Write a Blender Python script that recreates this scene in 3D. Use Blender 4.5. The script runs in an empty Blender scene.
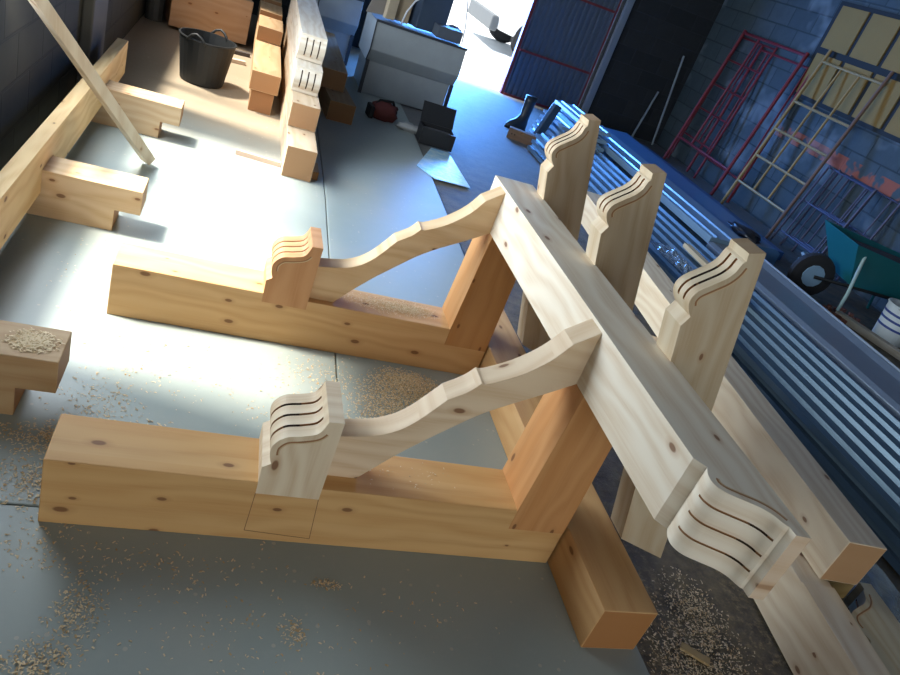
import bpy, bmesh, math, random
from mathutils import Matrix, Vector
random.seed(7)
S = bpy.context.scene
# ------------------------------------------------------------------ camera
cam = bpy.data.objects.new('camera', bpy.data.cameras.new('camera'))
S.collection.objects.link(cam); S.camera = cam
M = ((0.9255, -0.1958, 0.3241), (-0.1755, 0.5366, 0.8254), (-0.3356, -0.8208, 0.4623))
cam.matrix_world = Matrix(((M[0][0], M[1][0], M[2][0], 0), (M[0][1], M[1][1], M[2][1], 0),
                           (M[0][2], M[1][2], M[2][2], 1.5), (0, 0, 0, 1)))
cam.data.sensor_width = 36; cam.data.lens = 731.76 / 900 * 36; cam.data.clip_start = .02
# ------------------------------------------------------------------ world, sun, light
W = bpy.data.worlds.new('sky'); S.world = W; W.use_nodes = True
wn = W.node_tree.nodes; wn['Background'].inputs[0].default_value = (.74, .86, 1, 1)
wn['Background'].inputs[1].default_value = 1.6
def lamp(name, typ, loc, direction, energy, color, **k):
    l = bpy.data.lights.new(name, typ); l.energy = energy; l.color = color
    for a, b in k.items(): setattr(l, a, b)
    o = bpy.data.objects.new(name, l); S.collection.objects.link(o); o.location = loc
    o.rotation_euler = Vector(direction).to_track_quat('-Z', 'Y').to_euler(); return o
lamp('sun', 'SUN', (-5, 0, 6), (1, -.18, -1.85), 9, (1, .93, .82), angle=math.radians(7))
lamp('daylight_window', 'AREA', (-.79, 3.6, 1.17), (1, -.18, -.06), 88, (.80, .90, 1), shape='RECTANGLE', size=3.0, size_y=.78)
lamp('daylight_gate', 'AREA', (2.4, 9.8, 1.05), (.34, -1, -.06), 360, (.07, .31, 1), shape='RECTANGLE', size=1.5, size_y=1.9)
lamp('daylight_back', 'AREA', (.4, -2.6, 1.1), (0, 1, -.12), 30, (1, .96, .88), shape='RECTANGLE', size=3.2, size_y=1.6)
S.view_settings.view_transform = 'Standard'; S.view_settings.look = 'None'
S.view_settings.exposure = .35; S.view_settings.gamma = 1; S.view_settings.use_curve_mapping = False

# ------------------------------------------------------------------ material helpers
def newmat(name):
    m = bpy.data.materials.new(name); m.use_nodes = True
    return m, m.node_tree.nodes, m.node_tree.links, m.node_tree.nodes['Principled BSDF']
def mth(n, l, op, a, b=None, c=None):
    d = n.new('ShaderNodeMath'); d.operation = op
    for i, v in enumerate((a, b, c)):
        if v is None: continue
        if isinstance(v, (int, float)): d.inputs[i].default_value = v
        else: l.new(v, d.inputs[i])
    return d.outputs[0]
def mixc(n, l, f, a, b, mode='MIX'):
    d = n.new('ShaderNodeMix'); d.data_type = 'RGBA'; d.blend_type = mode
    for k, v in ((0, f), (6, a), (7, b)):
        if isinstance(v, (int, float)): d.inputs[k].default_value = v
        elif isinstance(v, tuple): d.inputs[k].default_value = v if len(v) == 4 else v + (1,)
        else: l.new(v, d.inputs[k])
    return d.outputs[2]
def ramp(n, l, f, a, b):
    d = n.new('ShaderNodeMapRange'); d.inputs[1].default_value = a; d.inputs[2].default_value = b
    l.new(f, d.inputs[0]); return d.outputs[0]
def noise(n, l, vec, scale, det=4, rough=.6):
    d = n.new('ShaderNodeTexNoise'); d.inputs['Scale'].default_value = scale
    d.inputs['Detail'].default_value = det; d.inputs['Roughness'].default_value = rough
    if vec is not None: l.new(vec, d.inputs['Vector'])
    return d.outputs[0]
def plain(name, col, rough=.6, metal=0, var=.12, sc=9, bump=0):
    m, n, l, p = newmat(name)
    tc = n.new('ShaderNodeTexCoord'); f = noise(n, l, tc.outputs['Object'], sc)
    c = mixc(n, l, f, tuple(x * (1 - var) for x in col), tuple(min(1, x * (1 + var)) for x in col))
    l.new(c, p.inputs['Base Color']); p.inputs['Roughness'].default_value = rough
    p.inputs['Metallic'].default_value = metal
    if bump:
        b = n.new('ShaderNodeBump'); b.inputs['Strength'].default_value = bump; b.inputs['Distance'].default_value = .01
        l.new(noise(n, l, tc.outputs['Object'], sc * 4), b.inputs['Height']); l.new(b.outputs[0], p.inputs['Normal'])
    return m
_w = {}
def wood(axis='X', base=(.66, .46, .26), knots=1, band=.1, contrast=.17, rough=.62, end=.95):
    """sawn pine: fibres and knots run along one axis of the piece"""
    key = (axis, base, knots, band, contrast, end)
    if key in _w: return _w[key]
    m, n, l, p = newmat('pine_' + axis)
    tc = n.new('ShaderNodeTexCoord'); oi = n.new('ShaderNodeObjectInfo')
    sp = n.new('ShaderNodeSeparateXYZ'); l.new(tc.outputs['Object'], sp.inputs[0])
    sn = n.new('ShaderNodeSeparateXYZ'); l.new(tc.outputs['Normal'], sn.inputs[0])
    i = 'XYZ'.index(axis); a, b = [k for k in range(3) if k != i]
    g = sp.outputs[i]
    nb = mth(n, l, 'GREATER_THAN', mth(n, l, 'ABSOLUTE', sn.outputs[b]), .6)
    na = mth(n, l, 'SUBTRACT', 1, nb)
    t = mth(n, l, 'ADD', mth(n, l, 'MULTIPLY', sp.outputs[a], nb), mth(n, l, 'MULTIPLY', sp.outputs[b], na))
    face = mth(n, l, 'ADD', mth(n, l, 'MULTIPLY', nb, 3.7), mth(n, l, 'MULTIPLY', oi.outputs['Random'], 50))
    def vec(sg, st):
        c = n.new('ShaderNodeCombineXYZ')
        l.new(mth(n, l, 'MULTIPLY', g, sg), c.inputs[0]); l.new(mth(n, l, 'MULTIPLY', t, st), c.inputs[1])
        l.new(face, c.inputs[2]); return c.outputs[0]
    # wavy annual rings
    wob = noise(n, l, vec(1.6, 5), 1, 2)
    ph = mth(n, l, 'ADD', mth(n, l, 'MULTIPLY', t, 95), mth(n, l, 'MULTIPLY', wob, 26))
    rings = mth(n, l, 'MULTIPLY_ADD', mth(n, l, 'SINE', ph), .5, .5)
    fib = noise(n, l, vec(5, 160), 1, 3)
    lo = tuple(x * (1 - contrast * k) for x, k in zip(base, (1.4, 2.1, 2.8)))
    c = mixc(n, l, mth(n, l, 'MULTIPLY', rings, fib), base, lo)
    # laminations
    wn_ = n.new('ShaderNodeTexWhiteNoise'); wn_.noise_dimensions = '2D'
    cb = n.new('ShaderNodeCombineXYZ')
    l.new(mth(n, l, 'FLOOR', mth(n, l, 'MULTIPLY', mth(n, l, 'ADD', t, .013), 21)), cb.inputs[0]); l.new(face, cb.inputs[1])
    l.new(cb.outputs[0], wn_.inputs['Vector'])
    big = noise(n, l, vec(1.3, 3), 1, 2)
    f = mth(n, l, 'MULTIPLY', mth(n, l, 'ADD', wn_.outputs[0], big), .5)
    c = mixc(n, l, mth(n, l, 'MULTIPLY', f, band * 5), c, (base[0] * .86, base[1] * .70, base[2] * .50))
    if knots:
        v = n.new('ShaderNodeTexVoronoi'); v.voronoi_dimensions = '2D'; v.inputs['Scale'].default_value = 1
        vv = n.new('ShaderNodeVectorMath'); vv.operation = 'ADD'
        cc = n.new('ShaderNodeCombineXYZ'); l.new(face, cc.inputs[0]); l.new(face, cc.inputs[1])
        l.new(vec(4.2, 8.5), vv.inputs[0]); l.new(cc.outputs[0], vv.inputs[1]); l.new(vv.outputs[0], v.inputs['Vector'])
        sc = n.new('ShaderNodeSeparateColor'); l.new(v.outputs['Color'], sc.inputs[0])
        gate = mth(n, l, 'GREATER_THAN', sc.outputs[0], .58)
        rad = mth(n, l, 'MULTIPLY_ADD', sc.outputs[1], .055, .022)
        d = mth(n, l, 'DIVIDE', v.outputs['Distance'], rad)
        k1 = mth(n, l, 'MULTIPLY', mth(n, l, 'SUBTRACT', 1, ramp(n, l, d, .75, 1.1)), gate)
        k2 = mth(n, l, 'MULTIPLY', mth(n, l, 'SUBTRACT', 1, ramp(n, l, d, 1.0, 2.4)), gate)
        c = mixc(n, l, mth(n, l, 'MULTIPLY', k2, .35), c, (.42, .20, .07))
        c = mixc(n, l, mth(n, l, 'MULTIPLY', k1, .8 * knots), c, (.17, .065, .025))
    en = ramp(n, l, mth(n, l, 'ABSOLUTE', sn.outputs[i]), .985, .998)
    c = mixc(n, l, mth(n, l, 'MULTIPLY', en, end), c, (base[0] * .56, base[1] * .38, base[2] * .25))
    l.new(c, p.inputs['Base Color']); p.inputs['Roughness'].default_value = rough
    p.inputs['Specular IOR Level'].default_value = .3
    bp = n.new('ShaderNodeBump'); bp.inputs['Strength'].default_value = .12; bp.inputs['Distance'].default_value = .002
    l.new(fib, bp.inputs['Height']); l.new(bp.outputs[0], p.inputs['Normal'])
    _w[key] = m; return m
WARM = (.72, .42, .18); ORANGE = (.66, .34, .13); PALE = (.80, .67, .48); PINK = (.74, .50, .32); CREAM = (.78, .58, .34)
DULL = (.42, .29, .16)

# ------------------------------------------------------------------ object helpers
def thing(name, label, cat, loc=(0, 0, 0), rz=0, group=None, ry=0):
    o = bpy.data.objects.new(name, None); S.collection.objects.link(o); o.empty_display_size = .1
    o.location = loc; o.rotation_euler = (0, ry, rz); tag(o, label, cat, group); return o
def tag(o, label, cat, group=None, kind=None):
    o['label'] = label; o['category'] = cat
    if group: o['group'] = group
    if kind: o['kind'] = kind
    return o
def obj(name, bm, mats, parent=None, bevel=0, smooth=False, label=None):
    bmesh.ops.recalc_face_normals(bm, faces=bm.faces)
    me = bpy.data.meshes.new(name); bm.to_mesh(me); bm.free()
    for m in (mats if isinstance(mats, (list, tuple)) else [mats]): me.materials.append(m)
    if smooth:
        for f in me.polygons: f.use_smooth = True
    o = bpy.data.objects.new(name, me); S.collection.objects.link(o)
    if parent: o.parent = parent
    if bevel:
        b = o.modifiers.new('bevel', 'BEVEL'); b.width = bevel; b.segments = 2; b.limit_method = 'ANGLE'; b.angle_limit = math.radians(35)
    if label: o['label'] = label
    return o
def struct(name, bm, m, **k):
    o = obj(name, bm, m, **k); o['kind'] = 'structure'; return o
def BM(): return bmesh.new()
def box(bm, x0, x1, y0, y1, z0, z1, mi=0):
    v = [bm.verts.new(p) for p in ((x0, y0, z0), (x1, y0, z0), (x1, y1, z0), (x0, y1, z0), (x0, y0, z1), (x1, y0, z1), (x1, y1, z1), (x0, y1, z1))]
    for f in ((0, 3, 2, 1), (4, 5, 6, 7), (0, 1, 5, 4), (1, 2, 6, 5), (2, 3, 7, 6), (3, 0, 4, 7)):
        bm.faces.new([v[i] for i in f]).material_index = mi
    return bm
def loft(bm, rings, cap=True, mi=0, closed=True):
    R = [[bm.verts.new(p) for p in r] for r in rings]; n = len(R[0])
    for a, b in zip(R, R[1:]):
        for i in range(n if closed else n - 1):
            bm.faces.new((a[i], a[(i + 1) % n], b[(i + 1) % n], b[i])).material_index = mi
    if cap: bm.faces.new(R[0]).material_index = mi; bm.faces.new(R[-1]).material_index = mi
    return bm
def prism(bm, pts, t0, t1, fn, mi=0):
    return loft(bm, [[fn(p, q, t) for p, q in pts] for t in (t0, t1)], mi=mi)
XZ = lambda p, q, t: (p, t, q)
XY = lambda p, q, t: (p, q, t)
YZ = lambda p, q, t: (t, p, q)
def tube(bm, pts, r, seg=8, mi=0):
    pts = [Vector(p) for p in pts]; rs = r if isinstance(r, (list, tuple)) else [r] * len(pts); rings = []
    up = None
    for i, p in enumerate(pts):
        d = ((pts[min(i + 1, len(pts) - 1)] - p).normalized() + (p - pts[max(i - 1, 0)]).normalized()).normalized()
        if up is None: up = Vector((0, 0, 1)) if abs(d.z) < .9 else Vector((1, 0, 0))
        a = d.cross(up).normalized(); b = a.cross(d)
        up = b
        rings.append([p + a * math.cos(6.2832 * k / seg) * rs[i] + b * math.sin(6.2832 * k / seg) * rs[i] for k in range(seg)])
    return loft(bm, rings, mi=mi)
def lathe(bm, prof, cx=0, cy=0, seg=28, mi=0):
    return loft(bm, [[(cx + r * math.cos(6.2832 * k / seg), cy + r * math.sin(6.2832 * k / seg), z) for k in range(seg)] for r, z in prof], mi=mi)
def spline(pts, k=5):
    out = []
    P = [Vector(p) for p in pts]
    for i in range(len(P) - 1):
        a = P[max(i - 1, 0)]; b = P[i]; c = P[i + 1]; d = P[min(i + 2, len(P) - 1)]
        for j in range(k):
            t = j / k
            out.append(tuple(.5 * ((2 * b) + (c - a) * t + (2 * a - 5 * b + 4 * c - d) * t * t + (3 * b - a - 3 * c + d) * t ** 3)))
    out.append(tuple(P[-1])); return out

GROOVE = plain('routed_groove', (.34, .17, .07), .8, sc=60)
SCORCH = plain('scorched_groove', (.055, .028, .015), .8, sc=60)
RIM = plain('routed_rim', (.62, .46, .27), .8, sc=60)
def carved(prof_before, prof, prof_after, t0, t1, fn, name, mats, parent, grooves=3, gr=(.12, .86), depth=.004, rim=True, burn=(.45, .72), inner=1, gw=.0042):
    """timber end with an ogee (prof) whose face has routed grooves running along it"""
    pts = list(prof_before) + list(prof) + list(prof_after); n0 = len(prof_before); n1 = n0 + len(prof); N = len(pts)
    nor = []
    for i in range(N):
        a = Vector(pts[max(i - 1, 0)]); b = Vector(pts[min(i + 1, N - 1)]); d = (b - a).normalized(); nor.append(Vector((d.y, -d.x)) * inner)
    st = [(t0, 0)]
    w = (t1 - t0)
    for k in range(grooves):
        c = t0 + w * (k + 1) / (grooves + 1)
        st += [(c - gw, 0), (c - gw * .6, 1), (c + gw * .6, 1), (c + gw, 0)]
    st.append((t1, 0))
    i0 = n0 + int(len(prof) * gr[0]); i1 = n0 + int(len(prof) * gr[1])
    bm = BM(); R = []
    for t, g in st:
        r = []
        for i, p in enumerate(pts):
            d = depth if (g and i0 < i < i1) else 0
            q = Vector(p) + nor[i] * d; r.append(bm.verts.new(fn(q.x, q.y, t)))
        R.append(r)
    for k, (a, b) in enumerate(zip(R, R[1:])):
        low = st[k][1] or st[k + 1][1]
        for i in range(N):
            f = bm.faces.new((a[i], a[(i + 1) % N], b[(i + 1) % N], b[i]))
            if low and i0 <= i < i1:
                fr = (i - n0) / len(prof); j = random.random() * .04
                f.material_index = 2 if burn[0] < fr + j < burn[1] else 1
    bm.faces.new(R[0]); bm.faces.new(R[-1])
    o = obj(name, bm, [mats, GROOVE, SCORCH], parent, bevel=0)
    if rim:   # line routed parallel to the ogee on both sides
        off = .015
        for tt, s in ((t0, -1), (t1, 1)):
            bm = BM()
            for (oa, ob, mi, pr) in ((off, off + .0045, 1, .0006), (off + .0045, off + .0075, 0, .0009)):
                A = [Vector(pts[i]) + nor[i] * oa for i in range(i0 - 2, i1 - 1)]
                B = [Vector(pts[i]) + nor[i] * ob for i in range(i0 - 2, i1 - 1)]
                loft(bm, [[fn(a.x, a.y, tt - s * .002), fn(b.x, b.y, tt - s * .002), fn(b.x, b.y, tt + s * pr), fn(a.x, a.y, tt + s * pr)] for a, b in zip(A, B)], mi=mi)
            bmesh.ops.remove_doubles(bm, verts=bm.verts, dist=1e-6)
            obj('routed_line', bm, [RIM, GROOVE], o)
    return o
OG = [(0, 0), (.020, .024), (.009, .046), (.006, .070), (.020, .092), (.052, .109), (.083, .124), (.102, .140), (.112, .158), (.117, .166), (.1225, .170), (.123, .190)]
def ogee():
    return [OG[0], OG[1]] + spline(OG[1:10], 6)[1:] + OG[10:]

# ------------------------------------------------------------------ ground
def slab_mat():
    m, n, l, p = newmat('painted_concrete')
    tc = n.new('ShaderNodeTexCoord'); o = tc.outputs['Object']
    sp = n.new('ShaderNodeSeparateXYZ'); l.new(o, sp.inputs[0])
    a = noise(n, l, o, 2.2, 6); b = noise(n, l, o, 26, 5, .7)
    c = mixc(n, l, a, (.27, .325, .305), (.36, .40, .375))
    c = mixc(n, l, mth(n, l, 'MULTIPLY', ramp(n, l, b, .55, .75), .25), c, (.42, .44, .41))
    # dust of the sawing lies on the far left of the floor
    du = mth(n, l, 'MULTIPLY', ramp(n, l, mth(n, l, 'ADD', sp.outputs[1], mth(n, l, 'MULTIPLY', a, .8)), 4.6, 5.3),
             mth(n, l, 'SUBTRACT', 1, ramp(n, l, sp.outputs[0], .5, .8)))
    c = mixc(n, l, mth(n, l, 'MULTIPLY', du, .75), c, (.34, .24, .14))
    # fine sawdust haze between the frames
    s1 = noise(n, l, o, 1.3, 4, .55)
    c = mixc(n, l, mth(n, l, 'MULTIPLY', ramp(n, l, s1, .5, .75), .28), c, (.50, .43, .33))
    v = n.new('ShaderNodeTexVoronoi'); v.inputs['Scale'].default_value = 38; l.new(o, v.inputs['Vector'])
    sc = n.new('ShaderNodeSeparateColor'); l.new(v.outputs['Color'], sc.inputs[0])
    k = mth(n, l, 'MULTIPLY', mth(n, l, 'LESS_THAN', v.outputs['Distance'], .2), mth(n, l, 'GREATER_THAN', sc.outputs[0], .9))
    c = mixc(n, l, mth(n, l, 'MULTIPLY', k, .55), c, (.55, .50, .40))
    l.new(c, p.inputs['Base Color'])
    r = n.new('ShaderNodeMapRange'); l.new(b, r.inputs[0]); r.inputs[3].default_value = .34; r.inputs[4].default_value = .52
    l.new(r.outputs[0], p.inputs['Roughness']); return m
def dirt_mat():
    m, n, l, p = newmat('trodden_dirt')
    tc = n.new('ShaderNodeTexCoord'); o = tc.outputs['Object']
    a = noise(n, l, o, 2.5, 6, .65); b = noise(n, l, o, 45, 6, .75); g = noise(n, l, o, 9, 5, .7)
    c = mixc(n, l, ramp(n, l, g, .35, .7), (.06, .045, .022), (.20, .15, .075))
    sp = n.new('ShaderNodeSeparateXYZ'); l.new(o, sp.inputs[0])
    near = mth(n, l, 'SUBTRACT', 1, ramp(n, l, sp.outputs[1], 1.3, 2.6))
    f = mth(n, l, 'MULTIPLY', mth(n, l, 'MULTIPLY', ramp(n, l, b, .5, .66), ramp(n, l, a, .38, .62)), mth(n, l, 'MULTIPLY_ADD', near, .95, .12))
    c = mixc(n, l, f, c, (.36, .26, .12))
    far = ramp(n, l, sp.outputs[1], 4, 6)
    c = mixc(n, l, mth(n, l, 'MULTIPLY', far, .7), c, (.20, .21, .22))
    l.new(c, p.inputs['Base Color']); p.inputs['Roughness'].default_value = .62
    bp = n.new('ShaderNodeBump'); bp.inputs['Strength'].default_value = .7; bp.inputs['Distance'].default_value = .012
    l.new(b, bp.inputs['Height']); l.new(bp.outputs[0], p.inputs['Normal']); return m
SLAB = slab_mat()
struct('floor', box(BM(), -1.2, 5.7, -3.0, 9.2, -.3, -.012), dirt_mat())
bm = BM(); prism(bm, [(.522, 1.452), (1.333, 1.452), (1.345, 2.6), (1.42, 4.83), (1.47, 6.3), (1.5, 9.0), (.666, 9.0), (.606, 4.0)], -.2, 0, XY)
struct('floor_slab', bm, SLAB, bevel=.004)
bm = BM(); prism(bm, [(-1.1, 1.452), (.517, 1.452), (.601, 4.0), (.661, 9.0), (-1.1, 9.0)], -.2, 0, XY)
struct('floor_slab', bm, SLAB, bevel=.004)
bm = BM(); prism(bm, [(-1.1, -3), (1.33, -3), (1.333, 1.448), (-1.1, 1.448)], -.2, 0, XY)
struct('floor_slab', bm, SLAB, bevel=.004)
bm = BM(); box(bm, -8, 20, 9.2, 30, -.4, -.03)
struct('floor_yard', bm, plain('yard_concrete', (.55, .58, .60), .8, sc=3))

# ------------------------------------------------------------------ walls
def block_mat(name, ca, cb, mortar, plane, patches=False, red=False):
    m, n, l, p = newmat(name)
    tc = n.new('ShaderNodeTexCoord'); sp = n.new('ShaderNodeSeparateXYZ'); l.new(tc.outputs['Object'], sp.inputs[0])
    cx = n.new('ShaderNodeCombineXYZ'); l.new(sp.outputs[0 if plane == 'X' else 1], cx.inputs[0]); l.new(sp.outputs[2], cx.inputs[1])
    b = n.new('ShaderNodeTexBrick'); l.new(cx.outputs[0], b.inputs['Vector']); b.inputs['Scale'].default_value = 1
    b.inputs['Brick Width'].default_value = .4; b.inputs['Row Height'].default_value = .2; b.inputs['Mortar Size'].default_value = .009
    b.inputs['Mortar Smooth'].default_value = .4; b.inputs['Bias'].default_value = 0
    for k, c in (('Color1', ca), ('Color2', cb), ('Mortar', mortar)): b.inputs[k].default_value = c + (1,)
    c = mixc(n, l, mth(n, l, 'MULTIPLY', noise(n, l, tc.outputs['Object'], 7, 6, .7), .8), b.outputs[0], tuple(x * .45 for x in ca))
    if red:
        z = sp.outputs[2]; f = mth(n, l, 'MULTIPLY', mth(n, l, 'GREATER_THAN', z, .80), mth(n, l, 'LESS_THAN', z, .93))
        f = mth(n, l, 'MULTIPLY', f, mth(n, l, 'LESS_THAN', sp.outputs[1], 6.9))
        f = mth(n, l, 'MULTIPLY', f, ramp(n, l, noise(n, l, tc.outputs['Object'], 6, 2), .42, .5))
        c = mixc(n, l, f, c, (.33, .09, .05))
        wh = noise(n, l, tc.outputs['Object'], 1.6, 3)
        c = mixc(n, l, mth(n, l, 'MULTIPLY', ramp(n, l, wh, .56, .66), .22), c, (.42, .48, .52))
    l.new(c, p.inputs['Base Color']); p.inputs['Roughness'].default_value = .9
    bp = n.new('ShaderNodeBump'); bp.inputs['Strength'].default_value = .5; bp.inputs['Distance'].default_value = .01
    l.new(mth(n, l, 'SUBTRACT', 1, b.outputs['Fac']), bp.inputs['Height']); l.new(bp.outputs[0], p.inputs['Normal']); return m
CZ = 4.0
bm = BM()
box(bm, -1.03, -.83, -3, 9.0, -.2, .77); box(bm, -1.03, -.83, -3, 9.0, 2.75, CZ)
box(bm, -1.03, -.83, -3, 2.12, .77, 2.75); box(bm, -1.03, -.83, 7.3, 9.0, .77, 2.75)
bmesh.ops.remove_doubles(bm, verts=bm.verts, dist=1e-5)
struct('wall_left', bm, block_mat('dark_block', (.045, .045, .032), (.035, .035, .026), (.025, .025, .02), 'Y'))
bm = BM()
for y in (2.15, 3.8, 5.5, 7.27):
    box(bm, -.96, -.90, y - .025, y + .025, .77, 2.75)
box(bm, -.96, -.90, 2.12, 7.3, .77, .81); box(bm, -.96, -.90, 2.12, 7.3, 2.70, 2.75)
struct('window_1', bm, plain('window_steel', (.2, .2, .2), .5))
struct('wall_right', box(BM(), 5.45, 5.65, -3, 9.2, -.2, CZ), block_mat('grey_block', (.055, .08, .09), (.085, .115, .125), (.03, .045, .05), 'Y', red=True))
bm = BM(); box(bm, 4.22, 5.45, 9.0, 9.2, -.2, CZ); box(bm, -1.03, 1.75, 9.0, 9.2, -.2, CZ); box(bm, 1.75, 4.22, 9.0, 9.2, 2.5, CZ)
struct('wall_far', bm, block_mat('far_block', (.022, .026, .028), (.034, .038, .04), (.04, .046, .05), 'X'))  # blocks in an even, very dark grey
bm = BM(); box(bm, -1.03, -.95, -3.2, -3, -.2, CZ); box(bm, -1.03, 5.65, -3.2, -3, -.2, .5); box(bm, -1.03, 5.65, -3.2, -3, 2.4, CZ); box(bm, 2.6, 5.65, -3.2, -3, .5, 2.4)
struct('wall_back', bm, block_mat('back_block', (.2, .2, .18), (.17, .17, .15), (.1, .1, .09), 'X'))
struct('ceiling', box(BM(), -1.03, 5.65, -3.2, 9.2, CZ, CZ + .12), plain('roof_sheet', (.12, .12, .12), .7))
# pilaster and rain pipe on the left wall
struct('trim_1', box(BM(), -.83, -.77, 4.62, 5.05, -.0, CZ), plain('pilaster_plaster', (.09, .088, .08), .8), bevel=.01)
bm = BM(); tube(bm, [(-.74, 7.25, 0), (-.74, 7.25, CZ)], .075, 12)
struct('trim_2', bm, plain('column_paint', (.07, .07, .065), .6))

# gate: closed leaf of ribbed sheet in a red frame, beside the open way out
t = thing('gate_leaf', 'dark blue ribbed sheet metal gate leaf in a red frame', 'gate', (3.67, 9.1, 0))
bm = BM(); prof = []
for k in range(14):
    x = -.5 + k * .072
    prof += [(x, 0), (x + .030, 0), (x + .040, -.032), (x + .062, -.032)]
prof.append((.51, 0))
loft(bm, [[(x, y, z) for x, y in prof] for z in (-.02, 2.5)], cap=False, closed=False)
GATE = plain('gate_sheet', (.14, .18, .24), .4, .35)
o = obj('ribbed_sheet', bm, GATE, t); so = o.modifiers.new('s', 'SOLIDIFY'); so.thickness = .002
REDF = plain('red_frame_paint', (.20, .03, .03), .5)
for x in (-.52, .505):
    obj('stile', box(BM(), x - .02, x + .02, -.03, .03, -.02, 2.5), REDF, t)
for z in (-.0, .55, 1.30, 2.05):
    obj('rail', box(BM(), -.5, .485, -.055, -.034, z - .013, z + .013), REDF, t, label='red painted rail')
bm = BM(); box(bm, 4.215, 4.30, 8.95, 9.0, -.01, 2.5)
struct('trim_3', bm, plain('jamb_steel', (.30, .36, .42), .45, .5), bevel=.004)

# van standing in the bright yard
t = thing('parked_van', 'pale van parked in the glaring yard outside the gate', 'van', (4.9, 13.9, -.03))
WHT = plain('van_paint', (.85, .87, .9), .35); TYR = plain('tyre_rubber', (.02, .02, .022), .8)
bm = BM(); prism(bm, [(-.85, .35), (.0, .25), (3.2, .25), (3.3, .5), (3.3, 2.2), (.8, 2.25), (.35, 2.1), (-.15, 1.35), (-.85, 1.1), (-.95, .7)], -.9, .9, XZ)
obj('body', bm, WHT, t, bevel=.06)
bm = BM(); prism(bm, [(.02, 1.35), (.7, 1.35), (.7, 2.0), (.42, 2.0)], -.91, .91, XZ)
obj('side_window', bm, plain('van_glass', (.04, .06, .08), .1), t)
for x in (-.2, 2.5):
    for s in (-1, 1):
        bm = BM(); loft(bm, [[(x + r * math.cos(a * .2618), s * .82 + yy, .33 + r * math.sin(a * .2618)) for a in range(24)] for r, yy in ((.28, -.11), (.33, -.08), (.33, .08), (.28, .11))])
        w = obj('wheel', bm, TYR, t)
        bm = BM(); loft(bm, [[(x + r * math.cos(a * .2618), s * .82 + s * yy, .33 + r * math.sin(a * .2618)) for a in range(24)] for r, yy in ((.19, .105), (.17, .12))])
        obj('hub', bm, plain('hub', (.5, .5, .5), .4, .8), w)
obj('bumper', box(BM(), -1.0, -.86, -.88, .88, .3, .55), plain('bumper', (.08, .09, .1), .5), t, bevel=.03)

# ------------------------------------------------------------------ bracket frames
def lam(axis, base, **k): return wood(axis, base, **k)
def frame(y0, label, beam_col, post_col, corb_col, beamtop=None, inlay=True):
    """floor beam + carved corbel + curved brace + post, half-lapped together"""
    t = thing('bracket_frame', label, 'timber frame', (0, y0, 0), 0, 'jointed bracket frames on the concrete floor')
    W_ = .171
    bm = BM(); box(bm, -.25 if y0 < 2 else -.268, 1.138, 0, W_, 0, .2)
    obj('floor_beam', bm, lam('X', beam_col, band=.12), t, bevel=.003)
    bm = BM(); prism(bm, [(.958, .127), (.9585, .2), (.98, .613), (1.138, .613), (1.138, .127)], -.0012, .1715, XZ)
    # the post's lap is let into the face of the beam
    obj('post', bm, lam('Z', post_col, band=.14), t, bevel=.002)
    bm = BM()
    up = [(.98, .612), (.98, .776), (.918, .727)] + spline([(.918, .727), (.878, .667), (.815, .609), (.745, .568), (.724, .566)], 5)[1:]
    up += spline([(.724, .566), (.700, .535), (.668, .510), (.652, .498)], 4)[1:]
    up += spline([(.652, .498), (.601, .425), (.560, .383), (.515, .357), (.472, .345), (.400, .333)], 4)[1:]
    lo = [(.400, .2), (.491, .2)] + spline([(.491, .2), (.583, .306), (.689, .409), (.774, .482), (.898, .560), (.98, .612)], 5)[1:-1]
    bo = .055 if y0 < 2 else .03
    prism(bm, up + lo, bo, bo + .075, XZ)
    obj('curved_brace', bm, lam('X', (.78, .62, .43) if y0 < 2 else (.76, .56, .34), band=.05), t, bevel=.002)
    prof = [(0, 0), (.019, .014)] + spline([(.019, .014), (.010, .046), (.013, .075), (.036, .101), (.076, .112), (.108, .124), (.122, .146)], 6)[1:] + [(.125, .156), (.128, .166)]
    prof = [(.232 + a, .253 + b) for a, b in prof]
    before = [(.395, .165), (.234, .165)]; after = [(.398, .421)]
    carved(before, prof, after, -.0015, .1718, XZ, 'corbel', lam('Z', corb_col, band=.04, end=0), t, gr=(.2, .9), burn=(.45, .62) if y0 < 2 else (2, 3))
    if inlay:
        LN = plain('joint_line', (.22, .11, .05), .9)
        bm = BM()
        for a, b in (((.234, .165), (.231, .032)), ((.395, .165), (.405, .02)), ((.231, .032), (.405, .02))):
            d = (Vector(b) - Vector(a)).normalized(); n_ = Vector((-d.y, d.x)) * .0008
            a, b = Vector(a), Vector(b)
            prism(bm, [tuple(a - n_), tuple(b - n_), tuple(b + n_), tuple(a + n_)], -.0006, .001, XZ)
        obj('joint_line', bm, LN, t, label='thin dark outline of a half-lap joint')
    return t
frame(1.40, 'nearer timber bracket frame, honey floor beam with pale carved corbel and brace', (.70, .44, .19), (.64, .33, .13), PALE)
frame(2.374, 'farther timber bracket frame, its orange corbel and glaring beam top behind the nearer frame', (.70, .46, .23), (.56, .30, .12), (.60, .33, .16), inlay=False)

# sole beam under the frames' right ends
t = obj('sole_beam', box(BM(), -.0855, .0855, 0, 1.75, 0, .155), wood('Y', (.66, .42, .2), band=.15), bevel=.003)
t.location = (1.2285, 1.11, 0); tag(t, 'short square timber on the floor, butted against the right ends of both frames', 'beam')

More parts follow.
